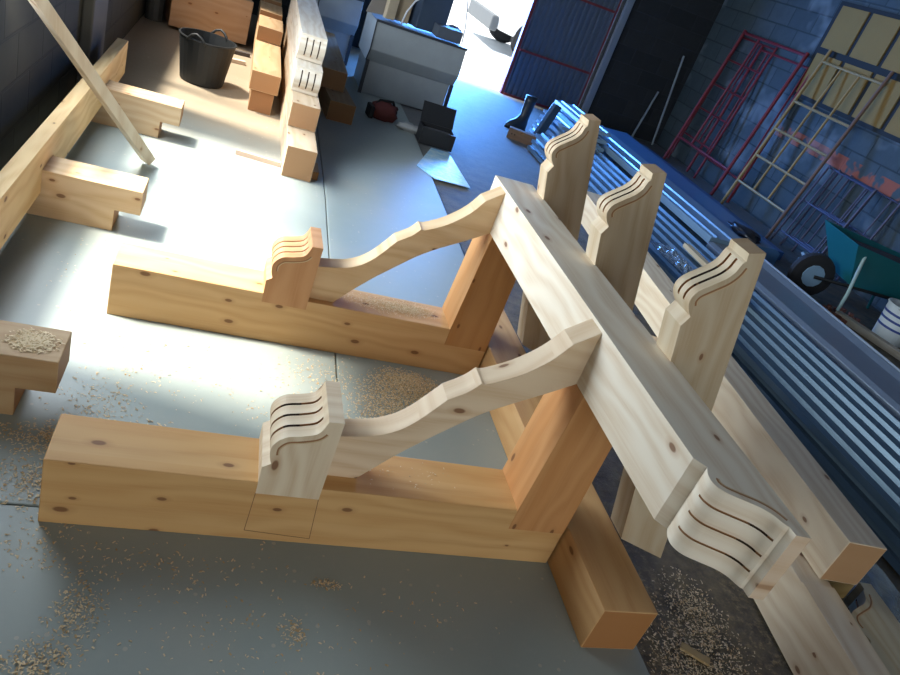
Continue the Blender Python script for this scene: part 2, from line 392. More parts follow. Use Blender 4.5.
# carved crossbeam (purlin) on the posts
y1 = .973; prof = [(.98 + u, y1 - v) for u, v in ogee()]
t = thing('crossbeam', 'big pale crossbeam with grooved carved end, lying across both posts', 'beam', (1.06, 0, .613))
f = lambda p, q, tt: (p - 1.06, q, tt)
far = 2.565
before = [(1.137, far), (.98, far)]
o = carved(before, prof, [(1.137, y1 - .194)], 0, .172, f, 'carved_beam', wood('Y', (.84, .76, .62), band=.03, end=.9), t, gr=(.2, .92), burn=(.62, .8), inner=-1, gw=.0026)

# three carved rafters leaning on the crossbeam
def rafter(y0, label, base, top=.314):
    t = thing('carved_rafter', label, 'rafter', (1.132, y0, .782), 0, 'carved rafters standing against the crossbeam', ry=-math.radians(14.8))
    prof = [(u, top - .19 + v) for u, v in ogee()]
    before = [(.160, -.70), (.160, -.735), (.008, -.628)]
    before = [(.162, -.745), (.008, -.70)]
    before = [(.160, -.74), (.006, -.632)]
    carved(before, prof, [(.168, top)], 0, .083, XZ, 'carved_plank', wood('Z', tuple(x * .95 for x in base), band=.05, contrast=.2, end=.6), t, grooves=2, gr=(.2, .92), burn=(.42, .66))
    return t
rafter(1.358, 'nearest and largest looking of the three carved rafters, rightmost in the photo', (.64, .54, .38), .298)
rafter(1.885, 'middle of the three carved rafters behind the crossbeam', (.64, .53, .37), .298)
rafter(2.412, 'farthest of the three carved rafters, dark knot low on its face', (.64, .52, .36), .298)

# ------------------------------------------------------------------ second timber pair on the right
a = -math.radians(5.5)
t = thing('long_beam', 'long pale beam behind the rafters, resting on another beam, its brown near end in view', 'beam', (1.95, 1.235, .205), a)
bm = BM(); prism(bm, [(0, 0), (3.05, 0), (3.05, .165), (0, .165)], 0, .145, YZ)
obj('timber', bm, wood('Y', PALE, band=.04), t, bevel=.003)
t = thing('lower_beam', 'pale beam on the ground under the long beam, running out of the bottom edge', 'beam', (1.895, 1.41, 0), math.radians(-7.5))
bm = BM(); prism(bm, [(-1.2, 0), (1.3, 0), (1.3, .2), (0, .2), (-.0, .2), (-.19, .2), (-.19, .205), (-1.2, .205)], 0, .12, YZ)
obj('timber', bm, wood('Y', PALE, band=.05), t, bevel=.003)
# rotated corbel timber lying at the bottom right corner
t = thing('carved_timber', 'timber lying flat with an ogee carved end, cut off by the lower right corner', 'timber', (1.995, 1.29, 0), a)
prof = [(.125 - u if False else u, -v) for u, v in ogee()]
o = carved([(.20, -1.1), (.0, -1.1)], [(u * 1.25, -.29 + v * 1.4) for u, v in ogee()], [(.20, -.024)], .02, .19, lambda p, q, z: (p, q, z), 'carved_plank', wood('Y', (.62, .56, .40), band=.04, end=0), t, gr=(.2, .92), rim=True)
t = obj('offcut_block', box(BM(), -.1, .1, -.07, .07, 0, .09), wood('X', (.62, .42, .16), band=.1), bevel=.003)
t.location = (2.22, 1.42, -.012); t.rotation_euler.z = .1; tag(t, 'yellow offcut block on the dirt beyond the near end of the long beam', 'offcut')
t = obj('wood_chip', box(BM(), -.045, .045, -.013, .013, 0, .008), wood('X', (.50, .37, .18), knots=0))
t.location = (1.53, 1.11, -.012); t.rotation_euler.z = -.65; tag(t, 'flat brown chip of wood on the sawdust beside the sole beam', 'offcut')

# ------------------------------------------------------------------ left: unfinished frame halves and rail
def notched(name, x0, x1, y0, y1, label, base, notch=.10, h=.2, xn=None):
    t = thing(name, label, 'timber', (x1, y0, 0), 0, 'short notched timbers on the left')
    xn = x1 - notch if xn is None else xn
    bm = BM(); prism(bm, [(x0 - x1, 0), (xn - x1, 0), (xn - x1, .095), (0, .095), (0, h), (x0 - x1, h)], 0, y1 - y0, XZ)
    obj('timber', bm, wood('X', base, band=.08), t, bevel=.003); return t
notched('notched_timber', -.71, -.26, 3.015, 3.185, 'notched timber crossing under the left rail, bright sunlit top', (.70, .52, .32))
notched('notched_timber', -.71, -.235, 4.27, 4.44, 'notched timber behind the leaning lath, farthest of its kind', (.56, .42, .27))
notched('notched_timber', -.71, -.30, 1.775, 1.935, 'notched timber sprinkled with shavings, cut off by the left edge', (.50, .35, .19))
t = obj('edge_rail', box(BM(), -.03, .03, 0, 5.0, 0, .2), wood('Y', (.80, .58, .30), band=.06), bevel=.003)
t.location = (-.655, 0.05, .105); t.rotation_euler.z = 0
# keep it clear of the timbers it rests across: the notches are part of the plank's underside
bpy.data.objects.remove(t)
bm = BM(); prism(bm, [(0, 0), (1.72, 0), (1.72, .097), (1.89, .097), (1.89, 0), (2.96, 0), (2.96, .097), (3.14, .097), (3.14, 0), (4.215, 0), (4.215, .097), (4.395, .097), (4.395, 0), (4.93, 0), (4.93, .2), (0, .2)], -.03, .03, YZ)
t = obj('edge_rail', bm, wood('Y', (.80, .58, .30), band=.06), bevel=.002); t.location = (-.66, .05, .105)
tag(t, 'long plank on edge along the left wall, across the notched timbers', 'plank')
# leaning lath
a0 = Vector((-.33, 3.84, .0)); b0 = Vector((-.795, 3.155, .885))
d = (b0 - a0).normalized(); sx = Vector((.72, -.69, 0)); sx = (sx - d * sx.dot(d)).normalized(); sy = d.cross(sx)
bm = BM(); loft(bm, [[p + sx * u * .030 + sy * v * .024 for u, v in ((-1, -1), (1, -1), (1, 1), (-1, 1))] for p in (a0 + Vector((0, 0, .03)), b0)])
t = obj('leaning_lath', bm, wood('Z', (.72, .62, .48), knots=.5, band=.02), bevel=.002)
tag(t, 'square pale lath leaning from the floor up against the left wall', 'lath')

# bucket
t = thing('rubber_bucket', 'black rubber tub with two handles on the dusty floor', 'bucket', (-.215, 5.68, 0))
BLK = plain('black_rubber', (.006, .007, .007), .6)
lathe(bm := BM(), [(.14, .0), (.15, .01), (.192, .30), (.198, .305), (.196, .312), (.186, .312), (.14, .02), (.0001, .018)])
obj('tub', bm, BLK, t, smooth=False)
for s in (-1, 1):
    bm = BM(); tube(bm, [(s * .03 + s * .16 * 0 + .0 + q * .07, s * -.186 * 1.0 + (s * .012 * (1 - q * q)) * -1, .295 + .055 * (1 - q * q)) for q in [-1, -.8, -.5, 0, .5, .8, 1]], .009, 8)
    h = obj('handle', bm, BLK, t, smooth=True); h.rotation_euler.z = -.5

# stepped timber stacks
t = obj('timber', box(BM(), 0, .195, 0, 2.9, .15, .28), wood('Y', (.52, .36, .21), band=.1), bevel=.003); t.location = (.105, 5.28, 0)
tag(t, 'upper timber of the left stack, brown end glaring top', 'timber', 'timbers of the left stack')
t = obj('timber', box(BM(), .02, .175, .02, 2.9, 0, .147), wood('Y', (.42, .27, .15), band=.1), bevel=.003); t.location = (.105, 5.28, 0)
tag(t, 'lowest timber of the left stack, on the floor behind the tub', 'timber', 'timbers of the left stack')
for k, (yy, lb) in enumerate(((6.28, 'first stepped block on top of the left stack'), (7.0, 'second stepped block on top of the left stack'), (7.7, 'last stepped block at the back of the left stack'))):
    t = obj('timber_block', box(BM(), 0, .19, 0, .48 if k < 2 else .5, 0, .11), wood('Y', (.52, .36, .21), band=.1), bevel=.003)
    t.location = (.107, yy, .283); tag(t, lb, 'timber', 'blocks on the left stack')
def stackbeam(z0, z1, y0, y1, lb, base=(.68, .54, .38)):
    t = thing('stacked_beam', lb, 'beam', (.35, y0, z0), 0, 'pale beams of the stepped stack')
    obj('timber', box(BM(), 0, .172, 0, y1 - y0, 0, z1 - z0), wood('Y', base, band=.07), t, bevel=.003); return t
stackbeam(.0, .185, 4.17, 7.4, 'lowest beam of the stepped stack, orange end grain toward the camera')
stackbeam(.188, .335, 4.54, 7.4, 'second beam of the stepped stack, just above the lowest')
t = obj('offcut_block', box(BM(), .530, .565, 4.23, 4.40, 0, .05), wood('Y', (.50, .33, .16), knots=0)); tag(t, 'small orange offcut on the floor against the foot of the stepped stack', 'offcut')
for z0, y0, y1, n_, lb in ((.338, 4.80, 7.2, 3, 'lower of the two carved grooved beam ends in the stepped stack'), (.50, 4.98, 7.2, 3, 'upper of the two carved grooved beam ends in the stepped stack')):
    t = thing('carved_beam', lb, 'beam', (.345, y0, z0), 0, 'carved beams on the stepped stack')
    pr = [(0, .06)] + spline([(0, .06), (.004, .10), (-.03, .13), (-.05, .150)], 4)[1:]
    pr = [(-.0, .0), (.0, .02)] + spline([(.0, .02), (-.022, .05), (-.03, .085), (-.018, .12), (.0, .145)], 5)[1:] + [(0, .158)]
    carved([(y1 - y0, .0)], pr, [(y1 - y0, .158)], 0, .165, YZ, 'carved_timber', wood('Y', (.72, .66, .56), band=.05, end=0), t, grooves=3, gr=(.15, .85), burn=(.15, .9), rim=False)
t = obj('thin_batten', box(BM(), -.26, .0, -.012, .012, 0, .028), wood('X', (.70, .55, .45), knots=0)); t.location = (.345, 4.31, 0); t.rotation_euler.z = -.12
tag(t, 'thin pinkish batten on the floor ending at the stepped stack', 'batten')
# darker timbers right of the stepped stack
for i, (x, y, L, z, rz, b, lb) in enumerate(((.70, 5.62, 1.6, 0, .08, DULL, 'dull brown timber on the floor right of the stepped stack'),
        (.62, 5.95, 1.6, .15, .0, (.45, .33, .2), 'brown timber lying higher, between the stepped stack and the cabinets'))):
    w = .20 if i < 2 else .14
    t = obj('brown_timber', box(BM(), 0, w, 0, L, 0, .148 if i < 2 else .04), wood('Y', b, band=.1), bevel=.003)
    t.location = (x , y, z); t.rotation_euler.z = rz; tag(t, lb, 'timber')
# big timber across the back left, behind the tub
t = thing('back_timber', 'broad reddish timber laid across the floor behind the tub', 'beam', (-.60, 7.05, .03), .2)
obj('timber', box(BM(), 0, .66, 0, .5, 0, .37), wood('X', (.50, .33, .21), band=.12), t, bevel=.004)
for i, (x, y, L, b, rz, lb) in enumerate(((-.45, 6.75, .56, (.06, .05, .045), .22, 'dark strip lying on the floor at the foot of the broad timber'), (-.3, 6.45, .38, (.55, .45, .35), .24, 'thin pale batten on the floor just behind the tub'))):
    t = obj('floor_strip', box(BM(), 0, L, 0, .05, 0, .03), plain('strip_%d' % i, b, .7)); t.location = (x, y, 0); t.rotation_euler.z = rz
    tag(t, lb, 'batten')

# ------------------------------------------------------------------ grey machine cabinets and clutter
GREY = plain('machine_grey', (.30, .33, .34), .5); DK = plain('machine_edge', (.03, .035, .045), .5); LG = plain('machine_light', (.55, .63, .70), .45)
def cabinet(loc, w, label, rz=0, dep=.62):
    t = thing('machine_cabinet', label, 'machine cabinet', loc, rz)
    obj('base', box(BM(), .03, w - .03, .03, dep, 0, .30), GREY, t, bevel=.006)
    bm = BM(); prism(bm, [(0.02, .29), (-.06, .40), (-.03, .63), (dep, .63), (dep, .29)], 0.0, w, YZ)
    obj('hopper', bm, GREY, t, bevel=.006)
    obj('edge_strip', box(BM(), .0, .03, .0, .03, 0, .30), DK, t)
    obj('edge_strip', box(BM(), w - .03, w, .0, .03, 0, .30), DK, t)
    bm = BM(); prism(bm, [(.01, .29), (-.07, .40), (-.04, .64), (-.02, .64), (-.05, .40), (.03, .29)], -.006, 0, YZ)
    obj('side_trim', bm, DK, t)
    obj('top_trim', box(BM(), -.005, w + .005, -.045, -.015, .63, .648), DK, t)
    bm = BM(); prism(bm, [(.03, .29), (-.05, .40), (-.02, .63), (dep - .05, .63), (dep - .05, .29)], -.003, -.001, YZ)
    obj('side_panel', bm, LG, t, label='light blue-grey side panel')
    return t
cabinet((1.06, 6.80, 0), .84, 'large grey metal machine cabinet with flared upper part, left of the gateway', .02)
cabinet((.62, 7.75, 0), .42, 'smaller blue-grey cabinet half hidden left of the large one', .1)
def blob(name, loc, size, mat, label, cat, rz=0, sub=2, seed=0, squash=.25):
    rnd = random.Random(seed); bm = BM(); bmesh.ops.create_icosphere(bm, subdivisions=sub + 1, radius=1)
    for v in bm.verts:
        k = 1 + rnd.uniform(-squash, squash) * .6
        v.co = Vector((v.co.x * size[0] * k, v.co.y * size[1] * k, (v.co.z * k + .75) * size[2]))
        v.co.z = max(0, v.co.z)
    o = obj(name, bm, mat, smooth=True); o.location = loc; o.rotation_euler.z = rz; tag(o, label, cat); return o
TZ = .652
for (sx_, sy_, sz_, x, y, z, rz, col, lb, cat, nm) in (
    (.30, .20, .42, 1.55, 7.12, TZ, .3, (.06, .09, .14), 'tall dark blue box on the large cabinet beside the bright gateway', 'box', 'tool_box'),
    (.16, .10, .30, 1.30, 7.10, TZ, -.2, (.33, .25, .15), 'upright brown board offcut on the large cabinet', 'offcut', 'board_offcut'),
    (.10, .05, .34, 1.18, 6.98, TZ, .4, (.62, .50, .34), 'pale wooden wedge standing at the left of the cabinet top', 'offcut', 'board_offcut'),
    (.24, .16, .10, 1.72, 6.93, TZ, .1, (.10, .12, .15), 'low dark tray on the right of the cabinet top', 'tray', 'metal_tray'),
    (.36, .28, .34, .70, 8.65, 0.0, .1, (.10, .11, .13), 'dark crate on the floor behind the smaller cabinet', 'crate', 'dark_crate'),
    (.32, .16, .08, .72, 7.75, TZ, -.4, (.40, .33, .24), 'brown board lying on the smaller cabinet', 'board', 'flat_board'),
    (.20, .20, .16, .83, 8.0, TZ + .0, .3, (.20, .23, .26), 'grey box at the back of the smaller cabinet top', 'box', 'grey_box')):
    o = obj(nm, box(BM(), -sx_ / 2, sx_ / 2, -sy_ / 2, sy_ / 2, 0, sz_), plain(nm + '_paint', col, .6, sc=20), bevel=.006)
    o.location = (x, y, z); o.rotation_euler.z = rz; tag(o, lb, cat)
bm = BM(); prism(bm, [(0, 0), (.26, .02), (.20, .18), (.04, .16)], 0, .02, XZ)
o = obj('cloth_flap', bm, plain('sacking', (.30, .26, .22), .9)); o.location = (.98, 6.98, TZ); o.rotation_euler.z = .2; tag(o, 'grey-brown triangular board leaning at the left of the large cabinet top', 'board')
bm = BM(); tube(bm, [(0, 0, 0.008), (.02, 0, .12), (.07, .02, .22), (.16, .04, .30), (.20, .05, .42)], .008, 8)
o = obj('white_hose', bm, plain('white_plastic', (.8, .82, .85), .4), smooth=True); o.location = (1.28, 6.86, TZ); tag(o, 'curved white hose rising from the middle of the cabinet top', 'hose')
bm = BM(); tube(bm, [(0, 0, .005), (-.01, .02, .15), (-.06, .05, .38)], .006, 8)
o = obj('white_rod', bm, plain('white_rod', (.8, .82, .85), .4), smooth=True); o.location = (1.86, 6.86, TZ); tag(o, 'thin white rod at the right corner of the cabinet top', 'rod')
blob('rag_pile', (1.82, 7.16, TZ), (.10, .08, .06), plain('dark_cloth', (.12, .13, .15), .9), 'crumpled dark rag on the right of the cabinet top', 'rag', seed=4)
# things on the floor before the cabinet
t = thing('tool_bag', 'dark red and black tool bag on the floor before the grey cabinet', 'bag', (1.20, 6.10, 0), .1)
blob('x', (0, 0, 0), (.12, .10, .085), plain('bag_red', (.13, .03, .025), .8), 'x', 'x', seed=1).name = 'bag_body'
o = bpy.data.objects['bag_body']; o.parent = t; del o['label']; del o['category']
bm = BM(); tube(bm, [(-.1, -.02, .08), (-.06, -.02, .15), (.05, -.02, .16), (.1, -.02, .08)], .012, 8); obj('handle', bm, BLK, t, smooth=True)
bm = BM(); box(bm, -.14, -.10, -.09, .05, 0, .10); obj('side_pocket', bm, BLK, t, bevel=.01)
blob('white_rag', (1.42, 5.95, 0), (.11, .06, .035), plain('white_cloth', (.42, .43, .42), .9), 'crumpled whitish rag between the tool bag and the black case', 'rag', seed=2, squash=.5)
t = thing('black_case', 'open black tool case on the floor right of the tool bag', 'case', (1.60, 5.78, 0), -.05)
CASE = plain('case_plastic', (.012, .013, .015), .5)
bm = BM(); box(bm, -.14, .14, -.10, .10, 0, .012); box(bm, -.14, .14, -.10, -.088, .012, .13); box(bm, -.14, .14, .088, .10, .012, .13); box(bm, -.14, -.128, -.088, .088, .012, .13); box(bm, .128, .14, -.088, .088, .012, .13)
obj('case_body', bm, CASE, t)
bm = BM(); prism(bm, [(.10, .13), (.112, .13), (.19, .27), (.178, .275)], -.14, .14, YZ); obj('lid', bm, CASE, t)
o = obj('tool_tray', box(BM(), -.12, .12, -.08, .08, .012, .10), plain('tray_grey', (.10, .10, .10), .6), t)
# thin sheet at the slab edge, reflected gateway light painted in as pale blue
bm = BM(); prism(bm, [(1.33, 5.05), (1.44, 4.86), (1.71, 4.86), (1.70, 5.62), (1.55, 5.62)], 0.001, .006, XY)
m, n, l, p = newmat('painted_reflection_sheet')
tc = n.new('ShaderNodeTexCoord'); f1 = noise(n, l, tc.outputs['Object'], 14, 5, .7)
l.new(mixc(n, l, ramp(n, l, f1, .4, .65), (.25, .55, .75), (.65, .78, .80)), p.inputs['Base Color']); p.inputs['Roughness'].default_value = .3
o = obj('lit_floor_sheet', bm, m); tag(o, 'shiny pale sheet on the floor at the slab edge, gateway light painted into its colour', 'sheet')

# boots and block by the panels
t = thing('rubber_boot', 'dark rubber boot standing upright on the dirt near the gate', 'boot', (2.84, 7.30, -.012), .25)
bm = BM()
rings = []
for z, cx, rx, ry in ((0, -.045, .125, .045), (.03, -.045, .13, .047), (.07, -.03, .115, .045), (.11, .0, .075, .045), (.16, .018, .055, .045), (.30, .02, .062, .055), (.36, .02, .066, .058)):
    rings.append([(cx + rx * math.cos(q * .3927), ry * math.sin(q * .3927), z) for q in range(16)])
loft(bm, rings); obj('boot_upper', bm, plain('boot_rubber', (.02, .03, .04), .35), t, smooth=True)
bm = BM(); loft(bm, [[(-.045 + r * .132 * math.cos(q * .3927), r * .05 * math.sin(q * .3927), z) for q in range(16)] for r, z in ((1, 0), (1.02, .018))])
obj('sole', bm, BLK, t)
bm = BM(); prism(bm, [(-.17, 0), (.17, 0), (.17, .10), (-.17, .10)], -.045, .045, XZ)
o = obj('wood_block', bm, wood('X', (.22, .14, .09), band=.1), bevel=.003); o.location = (2.74, 6.80, -.012); o.rotation_euler.z = -.35
tag(o, 'dark wood block with drilled holes on the dirt in front of the boot', 'block')
bm = BM()
for x in (-.13, -.10): loft(bm, [[(x + .008 * math.cos(q * .6), -.0465 + yy, .05 + .008 * math.sin(q * .6)) for q in range(10)] for yy in (0, .001)])
h = obj('drilled_hole', bm, SCORCH, o)
o = obj('leaning_slab', box(BM(), -.045, .045, -.03, .03, 0, .34), plain('blue_dark_plastic', (.03, .06, .10), .3), bevel=.01); o.location = (2.84, 6.76, .088); o.rotation_euler = (0, .28, .2); o.location.z = .10
tag(o, 'dark blue slab standing tilted on the wood block beside the panels', 'slab')

# ------------------------------------------------------------------ stacks of metal sheets along the right
SHEET = plain('galvanised_sheet', (.12, .18, .22), .38, .4, sc=5); RIB = plain('sheet_rib', (.45, .5, .52), .3, .5)
def ribbed(name, label, x0, y0, w, L, z0, z1, pitch, rz, mat=None, cat='metal sheets', group=None, n_s=3, ra=.020):
    t = thing(name, label, cat, (x0, y0, z0), rz, group)
    k = 0; th = (z1 - z0) / n_s
    for s in range(n_s):
        bm = BM(); pr = [(0, 0)]; x = .03 + .01 * s
        while x + .04 < w:
            pr += [(x, 0), (x + .008, ra), (x + .018, ra), (x + .026, 0)]; x += pitch
        pr.append((w, 0))
        zt = th * (s + 1) - ra
        pts = [(a, zt + b) for a, b in pr] + [(w, zt - th * .45), (0, zt - th * .45)]
        prism(bm, pts, 0, L - .04 * s, lambda p, q, tt: (p, tt, q))
        obj('sheet', bm, mat or SHEET, t)
    return t
ribbed('ribbed_sheets', 'stack of grey ribbed metal roofing sheets running down the right side', 2.70, 1.2, .70, 5.35, -.012, .20, .118, .0)
PANEL = plain('panel_blue_white', (.26, .40, .52), .32, .3, sc=4)
ribbed('insulated_panels', 'pile of pale insulated panels behind the farthest rafter, nearest the gate', 2.97, 6.57, .24, .75, -.012, .30, .16, 0, PANEL, 'panels', 'long panel piles by the gate', 5, .010)
ribbed('insulated_panels', 'taller middle pile of pale insulated panels, its raised end pointing at the gate', 3.22, 6.57, .26, 1.15, -.012, .36, .14, 0, PANEL, 'panels', 'long panel piles by the gate', 5, .010)
ribbed('insulated_panels', 'light blue pile of panels nearest the dark far wall', 3.52, 4.52, .40, 3.2, -.012, .235, .17, 0, PANEL, 'panels', 'long panel piles by the gate', 2, .012)
# smooth channel beam beside the ribbed sheets
t = thing('channel_beam', 'smooth grey metal channel lying beyond the ribbed sheets', 'channel', (3.50, 1.6, -.012), 0)
bm = BM(); prism(bm, [(0, 0), (.42, 0), (.42, .20), (.38, .235), (.34, .235), (.30, .21), (.03, .21), (0, .19)], 0, 2.9, XZ)
obj('channel_body', bm, plain('channel_paint', (.22, .26, .30), .32, .4), t, bevel=.004)
bm = BM(); tube(bm, [(.36, .0, .24), (.36, 2.9, .24)], .008, 6); obj('bright_edge', bm, RIB, t)
t = thing('channel_beam', 'long blue channel edge continuing along the right behind the rafters', 'channel', (3.97, 4.75, -.012), 0)
bm = BM(); prism(bm, [(0, 0), (.42, 0), (.42, .18), (.36, .21), (.0, .19)], 0, 3.1, XZ)
obj('channel_body', bm, plain('channel_blue', (.12, .26, .45), .3, .4), t, bevel=.004)
# perforated strip
t = thing('perforated_rail', 'blue perforated metal rail on the ground in front of the red frames', 'rail', (4.62, 5.2, -.012), 0)
obj('rail_body', box(BM(), 0, .22, 0, 3.0, 0, .08), plain('rail_blue', (.08, .17, .34), .35, .3), t, bevel=.004)
sl = obj('slot', box(BM(), .05, .11, .06, .10, .0805, .082), plain('slot_dark', (.012, .02, .04), .7), t)
for k in range(1, 37):
    c = sl.copy(); S.collection.objects.link(c); c.parent = t; c.location.y = k * .078
# stick and crumpled plastic on the ribbed sheets
o = obj('wooden_stick', box(BM(), -.025, .025, 0, .75, 0, .03), wood('Y', (.72, .62, .42), knots=0)); o.location = (3.08, 3.42, .203); o.rotation_euler.z = -.02
tag(o, 'pale wooden stick lying on the ribbed sheets', 'stick')
def film(name, loc, sx, sy, label, seed, h=.022, col=(.35, .45, .55)):
    rnd = random.Random(seed); bm = BM(); nx, ny = 14, 26; V = []
    for j in range(ny):
        for i in range(nx):
            u, v = i / (nx - 1), j / (ny - 1); e = min(u, 1 - u, v, 1 - v) * 6
            V.append(bm.verts.new(((u - .5) * sx * (1 + .12 * math.sin(v * 9 + seed)), (v - .5) * sy, .004 + min(1, e) * rnd.random() ** 1.6 * h)))
    for j in range(ny - 1):
        for i in range(nx - 1):
            k = j * nx + i; bm.faces.new((V[k], V[k + 1], V[k + nx + 1], V[k + nx]))
    o = obj(name, bm, FILM); so = o.modifiers.new('s', 'SOLIDIFY'); so.thickness = .0015; o.location = loc; tag(o, label, 'plastic film', None); return o
m, n, l, p = newmat('plastic_film'); FILM = m
p.inputs['Base Color'].default_value = (.42, .52, .60, 1); p.inputs['Roughness'].default_value = .18; p.inputs['Alpha'].default_value = .38
film('plastic_film', (2.84, 3.75, .205), .18, .7, 'crumpled clear plastic film on the ribbed sheets near the rafters', 1)
film('plastic_film', (2.48, 1.95, -.008), .26, 1.5, 'strip of dirty plastic film on the dirt between the long beam and the ribbed sheets', 2, .07)
blob('black_bag', (4.12, 4.95, .19), (.10, .18, .035), plain('bin_bag', (.012, .014, .02), .3), 'flattened black bag draped on the blue channel beyond the rafters', 'bag', seed=7, squash=.4)

# ------------------------------------------------------------------ scaffold frames against the right wall
def scaffold(name, label, y0, y1, h, mat, rungs, mids, xb=5.16, xt=5.40, r=.02, group=None, short=False, r2=None):
    t = thing(name, label, 'scaffold frame', (xb, (y0 + y1) / 2, 0), 0, group); w = (y1 - y0) / 2
    P = lambda y, z: ((xt - xb) * z / h, y, z)
    z0 = -.01
    for s in (-1, 1):
        bm = BM(); tube(bm, [P(s * w, z0), P(s * w, h)], r, 8); obj('leg', bm, mat, t)
    for z in rungs:
        bm = BM(); tube(bm, [P(-w, z), P(w, z)], (r2 or r) * .8, 8); obj('rung', bm, mat, t)
    zl = min(rungs); zh = max(rungs)
    for q in mids:
        bm = BM(); tube(bm, [P(-w + 2 * w * q, zl), P(-w + 2 * w * q, zh)], (r2 or r) * .7, 8); obj('upright', bm, mat, t)
    return t
RED = plain('scaffold_red', (.19, .015, .02), .5, .2); YEL = plain('scaffold_yellow', (.34, .22, .08), .5, .2); RUST = plain('scaffold_rust', (.16, .09, .06), .7); BLU = plain('scaffold_dark', (.07, .07, .12), .5, .3)
R_ = (.35, .72, 1.0, 1.30, 1.60)
scaffold('scaffold_frame', 'outermost red scaffold frame leaning in the far right corner', 6.95, 8.15, 1.63, RED, (.30, 1.60), (.72,), 5.13, 5.36, group='red scaffold frames')
scaffold('scaffold_frame', 'red ladder-like scaffold frame just behind the outermost one', 7.55, 8.25, 1.58, RED, (.35, .68, .98, 1.28, 1.55), (.45,), 5.24, 5.425, .014, 'red scaffold frames')
scaffold('scaffold_frame', 'dark red scaffold frame whose legs stand next to the yellow frame', 6.83, 7.80, 1.56, RED, (.25, 1.5), (.08, .84), 5.28, 5.43, .016, 'red scaffold frames')
t = scaffold('scaffold_frame', 'yellow scaffold frame with rungs leaning below the tan boarded window', 5.80, 6.68, 1.72, YEL, (.28, .58, .88, 1.18, 1.60), (.36, .66), 5.10, 5.38, .017)
o = [c for c in t.children if c.name.startswith('leg')][0]; o.data.materials[0] = RUST; o['label'] = 'rusty brown leg'
for k, (y0, y1, lb) in enumerate(((5.15, 5.78, 'front dark frame of the small nested group behind the wheelbarrow'), (5.20, 5.70, 'middle dark frame of the small nested group behind the wheelbarrow'), (4.95, 5.60, 'rear dark frame of the small nested group, reaching the right edge'))):
    scaffold('scaffold_frame', lb, y0, y1, .82, BLU, (.12, .45, .80), (.15, .85), 5.14 + .07 * k, 5.30 + .06 * k, .011, 'dark nested frames')
for (a_, b_, lb) in (((5.25, 8.75, .0), (5.22, 8.93, 1.12), 'long thin pole leaning on the dark far wall'), ((4.98, 8.85, .0), (5.12, 8.96, .62), 'short thin pole leaning left of the long one')):
    bm = BM(); tube(bm, [a_, b_], .014, 8); o = obj('thin_pole', bm, plain('pole_grey', (.25, .3, .32), .5)); tag(o, lb, 'pole')
# boarded window
t = struct('window_2', box(BM(), 5.42, 5.45, 5.1, 6.95, 1.22, 2.16), plain('window_frame_grey', (.02, .025, .028), .95))
bm = BM(); TAN = plain('tan_boards', (.26, .16, .045), .9, sc=4)
for r_ in ((1.26, 1.66), (1.72, 2.12)):
    for k in range(4): box(bm, 5.405, 5.42, 5.16 + k * .445, 5.16 + k * .445 + .385, r_[0], r_[1])
o = obj('pane', bm, TAN, t)

# ------------------------------------------------------------------ wheelbarrow
t = thing('wheelbarrow', 'teal wheelbarrow full of rubble standing by the right wall', 'wheelbarrow', (4.60, 4.42, -.012), -.2)
TEAL = plain('teal_paint', (.012, .15, .17), .45, .1, sc=6)
def quadloft(bm, b, tp):  # bottom and top rectangles
    return loft(bm, [b, tp])
bm = BM()
bot = [(.10, -.17, .24), (.55, -.17, .24), (.55, .17, .24), (.10, .17, .24)]
top = [(-.10, -.27, .56), (.72, -.27, .50), (.72, .27, .50), (-.10, .27, .56)]
loft(bm, [bot, top], cap=False); bm.faces.new([v for v in bm.verts][:4])
o = obj('tray', bm, TEAL, t); so = o.modifiers.new('s', 'SOLIDIFY'); so.thickness = .006
bm = BM(); loft(bm, [[(p + 0, q, r_) for p, q, r_ in ((-.04, -.23, .49), (.66, -.23, .44), (.66, .23, .44), (-.04, .23, .49))], [(0.1, -.12, .52), (.6, -.12, .50), (.6, .12, .50), (.1, .12, .52)]])
obj('rubble', bm, plain('rubble_dark', (.05, .04, .035), .95, sc=30, bump=.8), t)
for s in (-1, 1):
    bm = BM(); tube(bm, [(-.12, s * .05, .18), (.15, s * .16, .23), (.55, s * .2, .25), (.83, s * .24, .38)], .014, 8); obj('frame_tube', bm, BLK, t)
    bm = BM(); tube(bm, [(.60, s * .21, .25), (.66, s * .23, .0)], .012, 8); obj('leg', bm, TEAL, t)
bm = BM(); tube(bm, [(.02, -.24, .50), (.03, -.30, .20), (.03, -.31, .06)], .013, 8); obj('stay', bm, plain('worn_stay', (.35, .50, .50), .5), t, label='worn pale tube')
bm = BM()
loft(bm, [[(-.12 + r * math.cos(q * .2618), yy, .18 + r * math.sin(q * .2618)) for q in range(24)] for r, yy in ((.13, -.035), (.175, -.028), (.18, 0), (.175, .028), (.13, .035))])
w = obj('wheel', bm, TYR, t)
bm = BM(); loft(bm, [[(-.12 + r * math.cos(q * .5236), yy, .18 + r * math.sin(q * .5236)) for q in range(12)] for r, yy in ((.09, -.04), (.10, -.0), (.09, .04))])
obj('hub', bm, plain('hub_blue', (.25, .40, .55), .4), w)
# coil / hose beside the barrow tray
bm = BM(); tube(bm, [(.12 * math.cos(q * .45), .12 * math.sin(q * .45), .02 + .004 * q) for q in range(42)], .016, 8)
o = obj('hose_coil', bm, plain('pale_hose', (.35, .42, .42), .5), smooth=True); o.location = (4.98, 4.98, -.01)
tag(o, 'coil of pale hose on the ground behind the wheelbarrow', 'hose')
